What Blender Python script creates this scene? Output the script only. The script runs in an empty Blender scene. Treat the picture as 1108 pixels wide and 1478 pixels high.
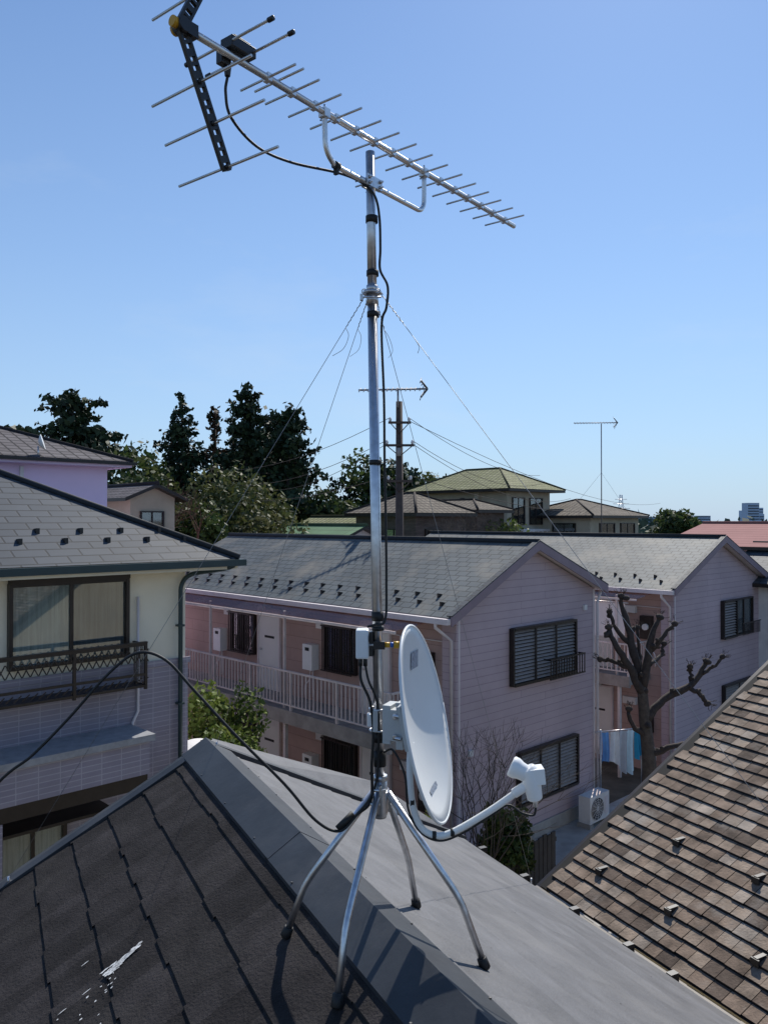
import bpy, bmesh, math, random
import numpy as np
from mathutils import Vector, Matrix
random.seed(5); rng=np.random.default_rng(5)
CZ=7.05
S=bpy.context.scene

# ------------------------------------------------------------------ materials
def newmat(name):
    m=bpy.data.materials.new(name); m.use_nodes=True
    nt=m.node_tree; return m,nt,nt.nodes['Principled BSDF']
def noise(nt,scale,detail=5,coord='Object',rough=.6,stretch=None):
    tc=nt.nodes.new('ShaderNodeTexCoord'); n=nt.nodes.new('ShaderNodeTexNoise')
    n.inputs['Scale'].default_value=scale; n.inputs['Detail'].default_value=detail
    n.inputs['Roughness'].default_value=rough
    if stretch:
        mp=nt.nodes.new('ShaderNodeMapping'); mp.inputs['Scale'].default_value=stretch
        nt.links.new(tc.outputs[coord],mp.inputs[0]); nt.links.new(mp.outputs[0],n.inputs['Vector'])
    else: nt.links.new(tc.outputs[coord],n.inputs['Vector'])
    return n
def ramp(nt,src,stops):
    r=nt.nodes.new('ShaderNodeValToRGB'); e=r.color_ramp.elements
    while len(e)>len(stops): e.remove(e[-1])
    while len(e)<len(stops): e.new(1)
    for i,(p,c) in enumerate(stops):
        e[i].position=p; e[i].color=(*c,1) if len(c)==3 else c
    nt.links.new(src,r.inputs[0]); return r
def mul(c,k): return tuple(min(1,max(0,x*k)) for x in c)
def mixn(nt,a,b,fac,mode='MIX'):
    n=nt.nodes.new('ShaderNodeMix'); n.data_type='RGBA'; n.blend_type=mode
    for s,v in ((0,fac),(6,a),(7,b)):
        if hasattr(v,'links') or hasattr(v,'is_linked'): nt.links.new(v,n.inputs[s])
        elif s==0: n.inputs[0].default_value=v
        else: n.inputs[s].default_value=(*v,1)
    return n.outputs[2]
def M(name,col,rough=.6,metal=0,var=.15,scale=4,bump=0,bscale=60,stretch=None,spec=.5,stain=None):
    m,nt,b=newmat(name)
    n=noise(nt,scale,6,stretch=stretch)
    r=ramp(nt,n.outputs[0],[(.3,mul(col,1-var)),(.7,mul(col,1+var))])
    out=r.outputs[0]
    if stain:   # (colour, scale, low, high)
        n3=noise(nt,stain[1],8,rough=.7); r3=ramp(nt,n3.outputs[0],[(stain[2],(0,0,0)),(stain[3],(.8,.8,.8))])
        out=mixn(nt,out,stain[0],r3.outputs[0])
    nt.links.new(out,b.inputs['Base Color'])
    b.inputs['Roughness'].default_value=rough; b.inputs['Metallic'].default_value=metal
    b.inputs['Specular IOR Level'].default_value=spec
    if bump:
        n2=noise(nt,bscale,4); bp=nt.nodes.new('ShaderNodeBump'); bp.inputs['Strength'].default_value=bump
        bp.inputs['Distance'].default_value=.01
        nt.links.new(n2.outputs[0],bp.inputs['Height']); nt.links.new(bp.outputs[0],b.inputs['Normal'])
    return m
def BR(name,c1,c2,cm,bw,rh,mort,offset=.5,rough=.8,bump=.4,dirt=.2,dscale=.8,patch=None,spec=.4,stretch=None):
    m,nt,b=newmat(name)
    tc=nt.nodes.new('ShaderNodeTexCoord'); br=nt.nodes.new('ShaderNodeTexBrick')
    nt.links.new(tc.outputs['UV'],br.inputs['Vector'])
    br.inputs['Color1'].default_value=(*c1,1); br.inputs['Color2'].default_value=(*c2,1); br.inputs['Mortar'].default_value=(*cm,1)
    br.inputs['Scale'].default_value=1; br.inputs['Mortar Size'].default_value=mort
    br.inputs['Mortar Smooth'].default_value=.2; br.inputs['Bias'].default_value=0
    br.inputs['Brick Width'].default_value=bw; br.inputs['Row Height'].default_value=rh
    br.offset=offset
    n=noise(nt,dscale,7,rough=.65,stretch=stretch)
    r=ramp(nt,n.outputs[0],[(.3,(1-dirt,)*3),(.7,(1,1,1))])
    out=mixn(nt,br.outputs[0],r.outputs[0],1.0,'MULTIPLY')
    if patch:
        n3=noise(nt,patch[1],6); r3=ramp(nt,n3.outputs[0],[(.5,(0,0,0)),(.7,(1,1,1))])
        out=mixn(nt,out,patch[0],r3.outputs[0])
    nt.links.new(out,b.inputs['Base Color'])
    b.inputs['Roughness'].default_value=rough; b.inputs['Specular IOR Level'].default_value=spec
    bp=nt.nodes.new('ShaderNodeBump'); bp.inputs['Strength'].default_value=bump; bp.inputs['Distance'].default_value=.01; bp.invert=True
    nt.links.new(br.outputs['Fac'],bp.inputs['Height']); nt.links.new(bp.outputs[0],b.inputs['Normal'])
    return m
def leafmat(name,col,tr=.25):
    m,nt,b=newmat(name)
    n=noise(nt,1.2,3); r=ramp(nt,n.outputs[0],[(.3,mul(col,.65)),(.7,mul(col,1.35))])
    nt.links.new(r.outputs[0],b.inputs['Base Color']); b.inputs['Roughness'].default_value=.6
    b.inputs['Specular IOR Level'].default_value=.25
    if tr:
        t=nt.nodes.new('ShaderNodeBsdfTranslucent'); nt.links.new(r.outputs[0],t.inputs[0])
        mx=nt.nodes.new('ShaderNodeMixShader'); mx.inputs[0].default_value=tr
        nt.links.new(b.outputs[0],mx.inputs[1]); nt.links.new(t.outputs[0],mx.inputs[2])
        nt.links.new(mx.outputs[0],nt.nodes['Material Output'].inputs[0])
    return m
def glassmat(name,tint,refl=.25):
    m,nt,b=newmat(name)
    t=nt.nodes.new('ShaderNodeBsdfTransparent'); t.inputs[0].default_value=(*tint,1)
    g=nt.nodes.new('ShaderNodeBsdfGlossy'); g.inputs['Roughness'].default_value=.03
    mx=nt.nodes.new('ShaderNodeMixShader'); mx.inputs[0].default_value=refl
    nt.links.new(t.outputs[0],mx.inputs[1]); nt.links.new(g.outputs[0],mx.inputs[2])
    nt.links.new(mx.outputs[0],nt.nodes['Material Output'].inputs[0]); return m

m_galv=M('galvanised_steel',(.60,.61,.63),.36,1,.18,35)
m_alu=M('aluminium',(.74,.73,.72),.38,1,.06,20)
m_rod=M('aluminium_rod',(.62,.6,.57),.4,1,.08,20)
m_blk=M('black_plastic',(.014,.014,.015),.4,0,.2,30)
m_rub=M('black_rubber',(.012,.012,.012),.6,0,.2,30)
m_yel=M('yellow_cap',(.6,.33,.02),.4)
m_blue=M('blue_cap',(.03,.12,.45),.4)
m_wht=M('white_plastic',(.82,.83,.82),.35,0,.03,8)
m_dish=M('dish_paint',(.76,.78,.77),.4,0,.03,6)
m_brk=M('bracket_paint',(.5,.52,.52),.45,0,.06,12)
m_lab=M('dish_label',(.28,.32,.38),.4,0,.5,120)
m_wire=M('guy_wire',(.30,.30,.31),.5,.5,.1,10)
m_cap=M('ridge_cap_metal',(.030,.034,.040),.5,.0,.35,3,.12,25,spec=.4,stain=((.07,.07,.072),2.2,.5,.75))
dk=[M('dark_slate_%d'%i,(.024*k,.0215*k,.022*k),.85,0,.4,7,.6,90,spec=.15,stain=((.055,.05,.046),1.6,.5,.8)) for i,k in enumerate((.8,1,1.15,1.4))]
gk=[M('glare_slate_%d'%i,(.125*k,.125*k,.13*k),.6,0,.2,5,.35,70,stretch=(1,1,3),spec=.35,stain=((.19,.185,.18),1.3,.48,.75)) for i,k in enumerate((.9,1,1.04,1.1))]  # dark slate repeated in lighter grey, sun glare painted into base colour
bk=[M('brown_tile_%d'%i,c,.9,0,.5,6,.6,60,spec=.2,stain=((.36,.33,.29),2.5,.52,.8)) for i,c in enumerate(((.215,.16,.12),(.27,.21,.16),(.165,.122,.092),(.32,.265,.215),(.115,.087,.068)))]
m_under=M('roof_felt',(.012,.011,.01),.9)
m_eavetrim=M('eave_metal',(.3,.31,.33),.5,.1,.2,8)
m_bird=M('bird_dropping',(.7,.7,.68),.8,0,.2,40)
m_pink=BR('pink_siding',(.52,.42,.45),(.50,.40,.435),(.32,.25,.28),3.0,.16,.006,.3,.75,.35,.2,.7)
m_pinkshade=BR('pink_shade_wall',(.47,.33,.295),(.45,.32,.285),(.28,.19,.18),2.0,.3,.006,.3,.8,.3,.25,.8)  # walkway wall: the pink made browner and darker, shade painted into colour
m_slate=BR('apartment_slate',(.105,.125,.135),(.135,.155,.16),(.035,.042,.045),.30,.2,.014,.5,.65,.6,.35,.5,((.19,.18,.155),.9),spec=.25)
m_slateL=BR('left_house_slate',(.06,.072,.088),(.085,.098,.115),(.025,.03,.036),.45,.2,.014,.5,.65,.6,.3,.7,spec=.22)
m_lilac=BR('lilac_tile',(.33,.30,.35),(.30,.27,.325),(.44,.41,.46),.28,.075,.007,0,.6,.3,.25,.8)
m_cream=M('cream_render',(.76,.71,.58),.85,0,.06,1.5,.3,120)
m_trimpink=M('mauve_trim',(.25,.19,.22),.6,0,.1,3)
m_trimlight=M('pale_trim',(.66,.6,.6),.6,0,.1,3)
m_white=M('white_paint',(.68,.67,.66),.6,0,.12,3)
m_door=M('door_white',(.72,.72,.70),.5,0,.05,2)
m_rail=M('rail_paint',(.6,.54,.52),.5,0,.15,4)
m_slab=M('concrete_slab',(.3,.28,.26),.85,0,.25,3,.4,50)
m_awn=glassmat('polycarbonate',(.8,.68,.65),.1)
m_brown=M('brown_aluminium',(.028,.022,.02),.4,.2,.2,8)
m_louv=M('louvre_metal',(.26,.235,.22),.5,.0,.15,8)
m_glass=glassmat('window_glass',(.8,.85,.85),.16)
m_dark=M('room_dark',(.02,.02,.022),.8)
m_curt=M('curtain',(.6,.6,.58),.9,0,.3,3,stretch=(9,9,.4))
m_curt2=M('grey_curtain',(.17,.18,.21),.9,0,.4,3,stretch=(9,9,.4))
m_gut=M('green_gutter',(.02,.045,.05),.4,0,.1,4)
m_conc=M('concrete',(.36,.345,.32),.9,0,.25,2,.4,40)
m_soil=M('soil',(.10,.085,.06),.95,0,.4,1.5,.6,20)
m_bark=M('bark',(.085,.068,.056),.9,0,.35,12,.8,40)
m_barkd=M('dark_bark',(.05,.038,.033),.9,0,.35,12,.8,40)
m_pole=M('brown_pole',(.075,.052,.042),.8,0,.2,6)
m_fence=M('dark_fence',(.035,.03,.028),.8,0,.3,5)
m_tgreen=BR('green_tile_roof',(.27,.28,.13),(.34,.34,.19),(.07,.07,.035),.32,.28,.03,0,.8,.8,.3,1,spec=.15)
m_tbrown=BR('brown_tile_roof',(.20,.17,.135),(.25,.215,.17),(.06,.05,.045),.32,.28,.03,0,.85,.8,.35,1,spec=.12)
m_tgrey=BR('grey_tile_roof',(.14,.125,.13),(.18,.165,.17),(.04,.037,.04),.32,.28,.03,0,.8,.8,.25,1,spec=.15)
m_gmetal=BR('green_metal_roof',(.13,.24,.12),(.14,.25,.13),(.07,.11,.06),20,.4,.02,0,.7,.4,.3,1,spec=.2)
m_red=BR('red_metal_roof',(.40,.22,.20),(.42,.23,.21),(.22,.12,.11),20,.4,.02,0,.9,.4,.15,1,spec=.05)
m_beige=M('beige_render',(.44,.39,.29),.9,0,.15,1.2,.3,60)
m_wood=M('weathered_wood',(.11,.085,.07),.9,0,.35,2,.4,30,stretch=(1,1,5))
m_lav=M('lavender_wall',(.80,.64,.86),.8,0,.04,1)
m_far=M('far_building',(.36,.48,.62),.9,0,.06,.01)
L_dark=[leafmat('conifer_leaf_%d'%i,c,0) for i,c in enumerate(((.022,.042,.02),(.032,.055,.024),(.016,.03,.016),(.05,.072,.03)))]
L_mid=[leafmat('broad_leaf_%d'%i,c) for i,c in enumerate(((.045,.075,.02),(.065,.095,.025),(.03,.05,.018),(.09,.11,.035)))]
L_olive=[leafmat('olive_leaf_%d'%i,c) for i,c in enumerate(((.085,.10,.03),(.11,.12,.04),(.05,.065,.022),(.13,.13,.055)))]
L_bush=[leafmat('bush_leaf_%d'%i,c) for i,c in enumerate(((.10,.15,.03),(.15,.2,.04),(.05,.08,.02),(.2,.23,.06)))]
L_rust=[leafmat('rust_leaf_%d'%i,c,0) for i,c in enumerate(((.10,.05,.03),(.13,.07,.04),(.05,.035,.02),(.04,.05,.025)))]
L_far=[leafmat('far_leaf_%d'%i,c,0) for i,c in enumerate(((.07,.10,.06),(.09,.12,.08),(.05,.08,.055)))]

# ------------------------------------------------------------------ mesh helpers
class Fr:
    def __init__(s,o=(0,0,0),ax=(1,0)):
        o=tuple(o)+(0,)*(3-len(o)); k=math.hypot(*ax)
        s.o=Vector(o); s.x=Vector((ax[0]/k,ax[1]/k,0)); s.y=Vector((-ax[1]/k,ax[0]/k,0))
    def __call__(s,p): return s.o+s.x*p[0]+s.y*p[1]+Vector((0,0,p[2]))
def group(name):
    e=bpy.data.objects.new(name,None); S.collection.objects.link(e); return e
class MB:
    def __init__(s,fr=None):
        s.fr=fr or Fr(); s.v=[]; s.f=[]; s.m=[]; s.uv=[]; s.sm=[]; s.mats=[]
    def mi(s,m):
        if m not in s.mats: s.mats.append(m)
        return s.mats.index(m)
    def face(s,pts,mat,smooth=False):
        P=[Vector(p) for p in pts]
        n=Vector((0,0,0))
        for i in range(len(P)): n+=P[i].cross(P[(i+1)%len(P)])
        if n.length<1e-12: n=Vector((0,0,1))
        n.normalize()
        if abs(n.z)>.985: u=Vector((1,0,0)); v=Vector((0,1,0))
        else: u=Vector((0,0,1)).cross(n).normalized(); v=n.cross(u)
        i0=len(s.v); s.v+= [s.fr(p) for p in P]
        s.f.append(list(range(i0,i0+len(P)))); s.m.append(s.mi(mat)); s.sm.append(smooth)
        s.uv+=[(p.dot(u),p.dot(v)) for p in P]
    def box(s,x0,y0,z0,x1,y1,z1,mat):
        if x0>x1:x0,x1=x1,x0
        if y0>y1:y0,y1=y1,y0
        if z0>z1:z0,z1=z1,z0
        a=[(x0,y0,z0),(x1,y0,z0),(x1,y1,z0),(x0,y1,z0),(x0,y0,z1),(x1,y0,z1),(x1,y1,z1),(x0,y1,z1)]
        for q in ((3,2,1,0),(4,5,6,7),(0,1,5,4),(1,2,6,5),(2,3,7,6),(3,0,4,7)): s.face([a[i] for i in q],mat)
    def ext(s,poly,vec,mat,side=None,mat2=None):
        vec=Vector(vec); A=[Vector(p) for p in poly]; B=[p+vec for p in A]; n=len(A)
        s.face(A,mat); s.face(B[::-1],mat2 or mat)
        for i in range(n): s.face([A[i],B[i],B[(i+1)%n],A[(i+1)%n]],side or mat)
    def obox(s,c,ux,uy,uz,hx,hy,hz,mat):
        c=Vector(c); X=Vector(ux).normalized()*hx; Y=Vector(uy).normalized()*hy; Z=Vector(uz).normalized()*hz
        a=[c-X-Y-Z,c+X-Y-Z,c+X+Y-Z,c-X+Y-Z,c-X-Y+Z,c+X-Y+Z,c+X+Y+Z,c-X+Y+Z]
        for q in ((3,2,1,0),(4,5,6,7),(0,1,5,4),(1,2,6,5),(2,3,7,6),(3,0,4,7)): s.face([a[i] for i in q],mat)
    def tube(s,pts,r,mat,n=8,caps=True):
        P=[Vector(p) for p in pts]; k=len(P)
        R=r if isinstance(r,(list,tuple)) else [r]*k
        T=[]
        for i in range(k):
            t=P[min(i+1,k-1)]-P[max(i-1,0)]
            T.append(t.normalized() if t.length>1e-9 else Vector((0,0,1)))
        up=Vector((0,0,1)) if abs(T[0].z)<.9 else Vector((1,0,0))
        u=T[0].cross(up).normalized(); rings=[]
        for i in range(k):
            u=(u-T[i]*u.dot(T[i]))
            u=u.normalized() if u.length>1e-6 else T[i].orthogonal().normalized()
            w=T[i].cross(u)
            rings.append([P[i]+(u*math.cos(2*math.pi*j/n)+w*math.sin(2*math.pi*j/n))*R[i] for j in range(n)])
        i0=len(s.v); mi=s.mi(mat)
        for i,rg in enumerate(rings):
            s.v+=[s.fr(p) for p in rg]
        for i in range(k-1):
            for j in range(n):
                a=i0+i*n+j; b=i0+i*n+(j+1)%n
                s.f.append([a,b,b+n,a+n]); s.m.append(mi); s.sm.append(True)
                s.uv+=[(j*.05,i*.05)]*4
        if caps:
            s.f.append([i0+j for j in range(n)][::-1]); s.m.append(mi); s.sm.append(False); s.uv+=[(0,0)]*n
            s.f.append([i0+(k-1)*n+j for j in range(n)]); s.m.append(mi); s.sm.append(False); s.uv+=[(0,0)]*n
    def build(s,name,parent=None,bevel=0,merge=False):
        me=bpy.data.meshes.new(name); me.from_pydata([tuple(v) for v in s.v],[],s.f)
        for m in s.mats: me.materials.append(m)
        me.polygons.foreach_set('material_index',s.m); me.polygons.foreach_set('use_smooth',s.sm)
        uvl=me.uv_layers.new(name='UVMap'); flat=[]
        for u in s.uv: flat+=u
        uvl.data.foreach_set('uv',flat)
        me.update()
        o=bpy.data.objects.new(name,me); S.collection.objects.link(o)
        if merge or bevel:
            bm=bmesh.new(); bm.from_mesh(me); bmesh.ops.remove_doubles(bm,verts=bm.verts,dist=1e-5)
            bmesh.ops.recalc_face_normals(bm,faces=bm.faces); bm.to_mesh(me); bm.free()
        if bevel:
            md=o.modifiers.new('bevel','BEVEL'); md.width=bevel; md.segments=2; md.limit_method='ANGLE'
        if parent: o.parent=parent
        return o
def spl(pts,n=8):
    P=[Vector(p) for p in pts]; P=[2*P[0]-P[1]]+P+[2*P[-1]-P[-2]]; out=[]
    for i in range(1,len(P)-2):
        a,b,c,d=P[i-1:i+3]
        for j in range(n):
            t=j/n; out.append(.5*((2*b)+(c-a)*t+(2*a-5*b+4*c-d)*t*t+(3*b-a-3*c+d)*t**3))
    out.append(P[-2]); return out

def leaves(name,clumps,leaf,n,mats,parent=None,shell=.55):
    """n leaves in total, spread through the clumps' volume"""
    C=np.array(clumps,float); w=(C[:,3]*C[:,4]*C[:,5])**(.67); w/=w.sum()
    idx=rng.choice(len(C),n,p=w)
    d=rng.normal(size=(n,3)); d/=np.linalg.norm(d,axis=1)[:,None]
    rr=shell+(1.08-shell)*rng.random(n)**.7
    rr*=1+.18*np.sin(d[:,0]*5+idx)*np.cos(d[:,2]*6+idx*2)
    pos=C[idx,:3]+d*rr[:,None]*C[idx,3:6]
    nrm=d+rng.normal(size=(n,3))*.9; nrm/=np.linalg.norm(nrm,axis=1)[:,None]
    t=np.cross(nrm,rng.normal(size=(n,3))); t/=np.linalg.norm(t,axis=1)[:,None]
    b=np.cross(nrm,t); sz=(leaf*(.6+.9*rng.random(n)))[:,None]
    V=np.stack([pos-t*sz,pos-b*sz*.55,pos+t*sz,pos+b*sz*.55],1).reshape(-1,3)
    me=bpy.data.meshes.new(name); me.vertices.add(4*n); me.vertices.foreach_set('co',V.ravel())
    me.loops.add(4*n); me.loops.foreach_set('vertex_index',np.arange(4*n))
    me.polygons.add(n); me.polygons.foreach_set('loop_start',np.arange(n)*4)
    for m in mats: me.materials.append(m)
    cm=rng.integers(0,len(mats),len(C))
    mi=np.where(rng.random(n)<.65,cm[idx],rng.integers(0,len(mats),n))
    me.polygons.foreach_set('material_index',mi.astype(np.int32)); me.update(); me.validate()
    o=bpy.data.objects.new(name,me); S.collection.objects.link(o)
    if parent:o.parent=parent
    return o
def broad(name,x,y,top,rx,n,mats,leaf=.12,base=0,low=.35,k=26,ry=None,bark=None):
    g=group(name); ry=ry or rx; H=top-base; mb=MB(); bark=bark or m_bark
    mb.tube([(x,y,base),(x+.1,y,base+H*.3),(x,y+.1,base+H*.6)],[.05*H**.7,.035*H**.7,.02*H**.7],bark)
    cl=[]; zc=base+H*(low+1)/2; rz=H*(1-low)/2
    for i in range(k):
        d=rng.normal(size=3); d/=np.linalg.norm(d); q=.3+.48*rng.random()
        s=.24+.2*rng.random()
        c=(x+d[0]*rx*q,y+d[1]*ry*q,zc+d[2]*rz*q)
        cl.append((*c,rx*s,ry*s,rz*s))
        mb.tube([(x,y,base+H*.35),((x+c[0])/2,(y+c[1])/2,(base+H*.35+c[2])/2+.1),c],[.02*H**.6,.012*H**.6,.004*H**.6],bark,5)
    mb.build('trunk',g); leaves('crown',cl,leaf,n,mats,g); return g
def conifer(name,x,y,top,rx,n,mats,leaf=.16,base=0,low=.15,prof=.8,layers=17,flat=.22,skip=.1,fat=.36,tiprand=.45):
    g=group(name); H=top-base; mb=MB()
    mb.tube([(x,y,base),(x+.1,y,base+H*.5),(x,y,top-.2)],[.02*H,.013*H,.03],m_barkd)
    cl=[(x,y,top-.4,.28,.28,.55),(x+.1,y,top-.9,.42,.42,.5)]
    for i in range(layers):
        f=low+(1-low)*i/layers; R=rx*(1-f)**prof/(1-low)**prof
        R=max(R,.35)
        for j in range(8):
            if rng.random()<skip: continue
            a=rng.random()*6.28; r=R*(1-tiprand+tiprand*2*rng.random()*.8); z=base+H*f+rng.normal()*.22
            e=(x+math.cos(a)*r,y+math.sin(a)*r,z+r*.08)
            mb.tube([(x,y,z),e],[.05,.015],m_barkd,4)
            for q in (.35,.7,1.0):
                s=R*fat*(1.15-.45*q)+.1
                cl.append((x+math.cos(a)*r*q,y+math.sin(a)*r*q,z+r*.08*q-.05,s,s,max(.16,s*flat*2)))
    mb.build('trunk',g); leaves('crown',cl,leaf,n,mats,g,.2); return g

# ------------------------------------------------------------------ sky, sun, camera
az=math.radians(19); el=math.radians(47)
sd=Vector((math.sin(az)*math.cos(el),math.cos(az)*math.cos(el),math.sin(el)))
w=bpy.data.worlds.new("World"); S.world=w; w.use_nodes=True; nt=w.node_tree
bg=nt.nodes['Background']; sky=nt.nodes.new('ShaderNodeTexSky'); sky.sky_type='NISHITA'; sky.sun_disc=False
sky.sun_elevation=el; sky.sun_rotation=az; sky.air_density=1.0; sky.dust_density=.15; sky.ozone_density=3.5; sky.altitude=50
tc=nt.nodes.new('ShaderNodeTexCoord'); sp=nt.nodes.new('ShaderNodeSeparateXYZ'); nt.links.new(tc.outputs['Generated'],sp.inputs[0])
hz=ramp(nt,sp.outputs[2],[(0,(.85,.85,.85)),(.10,(.62,.62,.62)),(.30,(.28,.28,.28)),(.65,(0,0,0))])
skt=mixn(nt,sky.outputs[0],(.86,.96,1.06),1.0,'MULTIPLY')
skc=mixn(nt,skt,(3.3,4.55,6.2),hz.outputs[0])
cn=noise(nt,1.6,7,'Generated',.62,(1,1,3.2)); cr=ramp(nt,cn.outputs[0],[(.60,(0,0,0)),(.82,(.22,.22,.22))])
skc=mixn(nt,skc,(5.4,6.0,6.6),cr.outputs[0])
nt.links.new(skc,bg.inputs[0]); bg.inputs[1].default_value=.128
sl=bpy.data.lights.new('sun','SUN'); sl.energy=5.0; sl.angle=math.radians(.5); sl.color=(1,.95,.87)
so=bpy.data.objects.new('sun',sl); S.collection.objects.link(so); so.rotation_euler=sd.to_track_quat('Z','Y').to_euler(); so.location=(20,10,40)
cd=bpy.data.cameras.new('camera'); co=bpy.data.objects.new('camera',cd); S.collection.objects.link(co); S.camera=co
cd.sensor_fit='VERTICAL'; cd.sensor_height=36; cd.lens=28.0; cd.clip_end=9000; cd.clip_start=.05
co.location=(0,0,CZ); co.rotation_euler=(math.radians(90.55),0,0)
S.view_settings.view_transform='Standard'; S.view_settings.look='None'; S.view_settings.exposure=0

# ------------------------------------------------------------------ ground
mb=MB(); mb.face([(-4000,-4000,0),(4000,-4000,0),(4000,4000,0),(-4000,4000,0)],m_soil); mb.build('ground')

# ------------------------------------------------------------------ own roof
SL=.56
RF=Fr((-.059,2.645,CZ-1.28),(.895,.446))
own=group('slate_roof_house')
mb=MB(RF)
exp=.18
def slates(mb,side,ncourse,r0,r1f,mats,wlo,whi,offs,th=.007):
    for i in range(ncourse):
        p0=i*exp; p1=(i+1)*exp; r1=r1f(p1); r=r0+random.random()*.2
        while r<r1:
            w_=random.uniform(wlo,whi); re=min(r+w_,r1); off=random.choice(offs)
            pe=p1+off; z0=-SL*p0; z1=-SL*pe+th+.002
            A=(side*p0,r,z0+.001); B=(side*p0,re,z0+.001); C=(side*pe,re,z1); D=(side*pe,r,z1)
            q=[A,B,C,D] if side<0 else [A,D,C,B]
            m=random.choice(mats)
            mb.face(q,m); mb.face([D,C,(side*pe,re,z1-th-.004),(side*pe,r,z1-th-.004)],m_under if side<0 else m)
            mb.face([B,C,(side*pe,re,z1-th-.004),(side*p0,re,z0-.006)],m)
            r=re
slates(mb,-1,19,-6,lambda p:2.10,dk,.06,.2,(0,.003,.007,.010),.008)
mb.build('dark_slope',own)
mb=MB(RF)
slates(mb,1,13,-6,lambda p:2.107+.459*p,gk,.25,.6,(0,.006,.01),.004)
mb.face([(2.34,-6,-SL*2.34-.012),(2.34,3.18,-SL*2.34-.012),(0,2.1,-.012),(0,-6,-.012)],m_under)
mb.face([(0,-6,-.012),(0,2.1,-.012),(-3.42,2.1,-SL*3.42-.012),(-3.42,-6,-SL*3.42-.012)],m_under)
mb.face([(0.05,2.13,-.06),(.15,2.6,-.10),(1.6,3.25,-.775),(2.36,3.2,-1.333)],gk[1])
mb.build('glare_slope',own)
mb=MB(RF)
def capseg(mb,a,b,w_,h,drL,drR,mat):
    """folded ridge cap from a to b; drL/drR are downward slopes either side"""
    a=Vector(a); b=Vector(b); d=(b-a).normalized(); s=Vector((d.y,-d.x,0)).normalized()
    for sgn,dr in ((1,drR),(-1,drL)):
        e=s*w_*sgn+Vector((0,0,-dr*w_))
        H=Vector((0,0,h)); A=a+H;B=b+H;C=b+e+H*.75;D=a+e+H*.75
        mb.face([A,B,C,D],mat); mb.face([D,C,C-H*1.1,D-H*1.1],mat); mb.face([A,D,D-H,A-H],mat); mb.face([B,C,C-H,B-H],mat)
for i,(r0,r1) in enumerate(((-6,-3.4),(-3.4,-1.2),(-1.2,.62),(.62,2.13))):
    capseg(mb,(0,r0,.0),(0,r1+.03,.0),.135,.030+.0025*(i%2),SL,SL,m_cap)
for k in range(20):
    r=-6+k*.455
    for sgn in(1,-1): mb.tube([(sgn*.125,r,-.07+.024),(sgn*.125,r,-.07+.028)],.004,m_cap,6)
capseg(mb,(-3.42,2.11,-SL*3.42),(0,2.11,0),.05,.026,0.02,0.02,m_cap)
capseg(mb,(0,2.12,0.0),(2.36,3.20,-SL*2.36),.06,.03,.1,.1,m_cap)
mb.ext([(2.33,-6,-SL*2.33-.02),(2.40,-6,-SL*2.38-.022),(2.40,-6,-SL*2.38-.06),(2.33,-6,-SL*2.33-.06)],(0,9.2,0),m_eavetrim)
for r in (-.25,.35,.95,1.3,1.8,2.35,2.9,-.8,-1.4):
    mb.box(2.36,r,-SL*2.38-.07,2.42,r+.04,-SL*2.36+.012,m_blk)
mb.build('roof_caps',own)
mb=MB(Fr((-.059,2.645,0),(.895,.446)))
mb.ext([(-3.0,-6,0),(-3.0,1.85,0),(0,1.85,0),(1.95,2.9,0),(1.95,-6,0)],(0,0,4.0),m_cream)
zr=CZ-1.28
mb.face([(-3.0,1.85,4.0),(-3.0,1.85,zr-SL*3.0-.05),(0,1.85,zr-.05),(1.95,2.9,zr-SL*1.95-.06),(1.95,2.9,4.0)],m_cream)
mb.box(-3.42,-6,zr-SL*3.42-.16,-3.38,2.1,zr-SL*3.42-.02,m_brown)
mb.build('walls',own)
mb=MB(RF)
def splat(p,r,sp_,sr_):
    q=[]
    for j in range(9):
        a=j*math.pi/4.5; k=random.uniform(.5,1.4); x=p+sp_*math.cos(a)*k
        q.append((x,r+sr_*math.sin(a)*k,SL*x+.0125))
    mb.face(q,m_bird)
for k in range(42):
    t=random.random(); s=random.uniform(.003,.009)
    splat(-.73+.14*t+random.gauss(0,.006),.70+.03*t+random.gauss(0,.016*(1.2-t)),s*2.2,s*.8)
for k in range(16): splat(-.72+random.gauss(0,.06),.62+random.gauss(0,.08),random.uniform(.002,.005),random.uniform(.002,.004))
for k in range(4): splat(random.uniform(-1.0,-.75),random.uniform(.5,.9),.016,.002)
mb.build('dropping_marks',own)

# ------------------------------------------------------------------ brown tiled neighbour roof
bh=group('brown_tiled_house')
BF=Fr((1.287,6.55,CZ-2.99),(.895,.446)); SB=.577
mb=MB(BF); e2=.098
for i in range(51):
    p0=i*e2; r=-random.random()*.12
    while r>-9:
        w_=random.uniform(.10,.15); g_=.005
        off=random.uniform(0,.010); z=SB*p0+random.uniform(0,.004)
        pa=p0-off; pb=p0+e2+.01; m=random.choice(bk if random.random()<.6 else bk[:2])
        A=(pa,r-g_,z+.012);B=(pa,r-w_,z+.012);C=(pb,r-w_,SB*pb-.001);D=(pb,r-g_,SB*pb-.001)
        mb.face([A,D,C,B],m); mb.face([A,B,(pa,r-w_,z-.004),(pa,r-g_,z-.004)],m_under)
        mb.face([A,D,(pb,r-g_,SB*pb-.01),(pa,r-g_,z-.004)],m)
        r-=w_
mb.face([(-.01,0.01,-.004),(5,.01,SB*5-.004),(5,-9,SB*5-.004),(-.01,-9,-.004)],m_under)
mb.build('tiles',bh)
mb=MB(BF)
mb.ext([(5.0,0,SB*5),(10,0,0),(10,-9,0),(5,-9,SB*5)],(0,0,-.05),bk[0])
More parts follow.
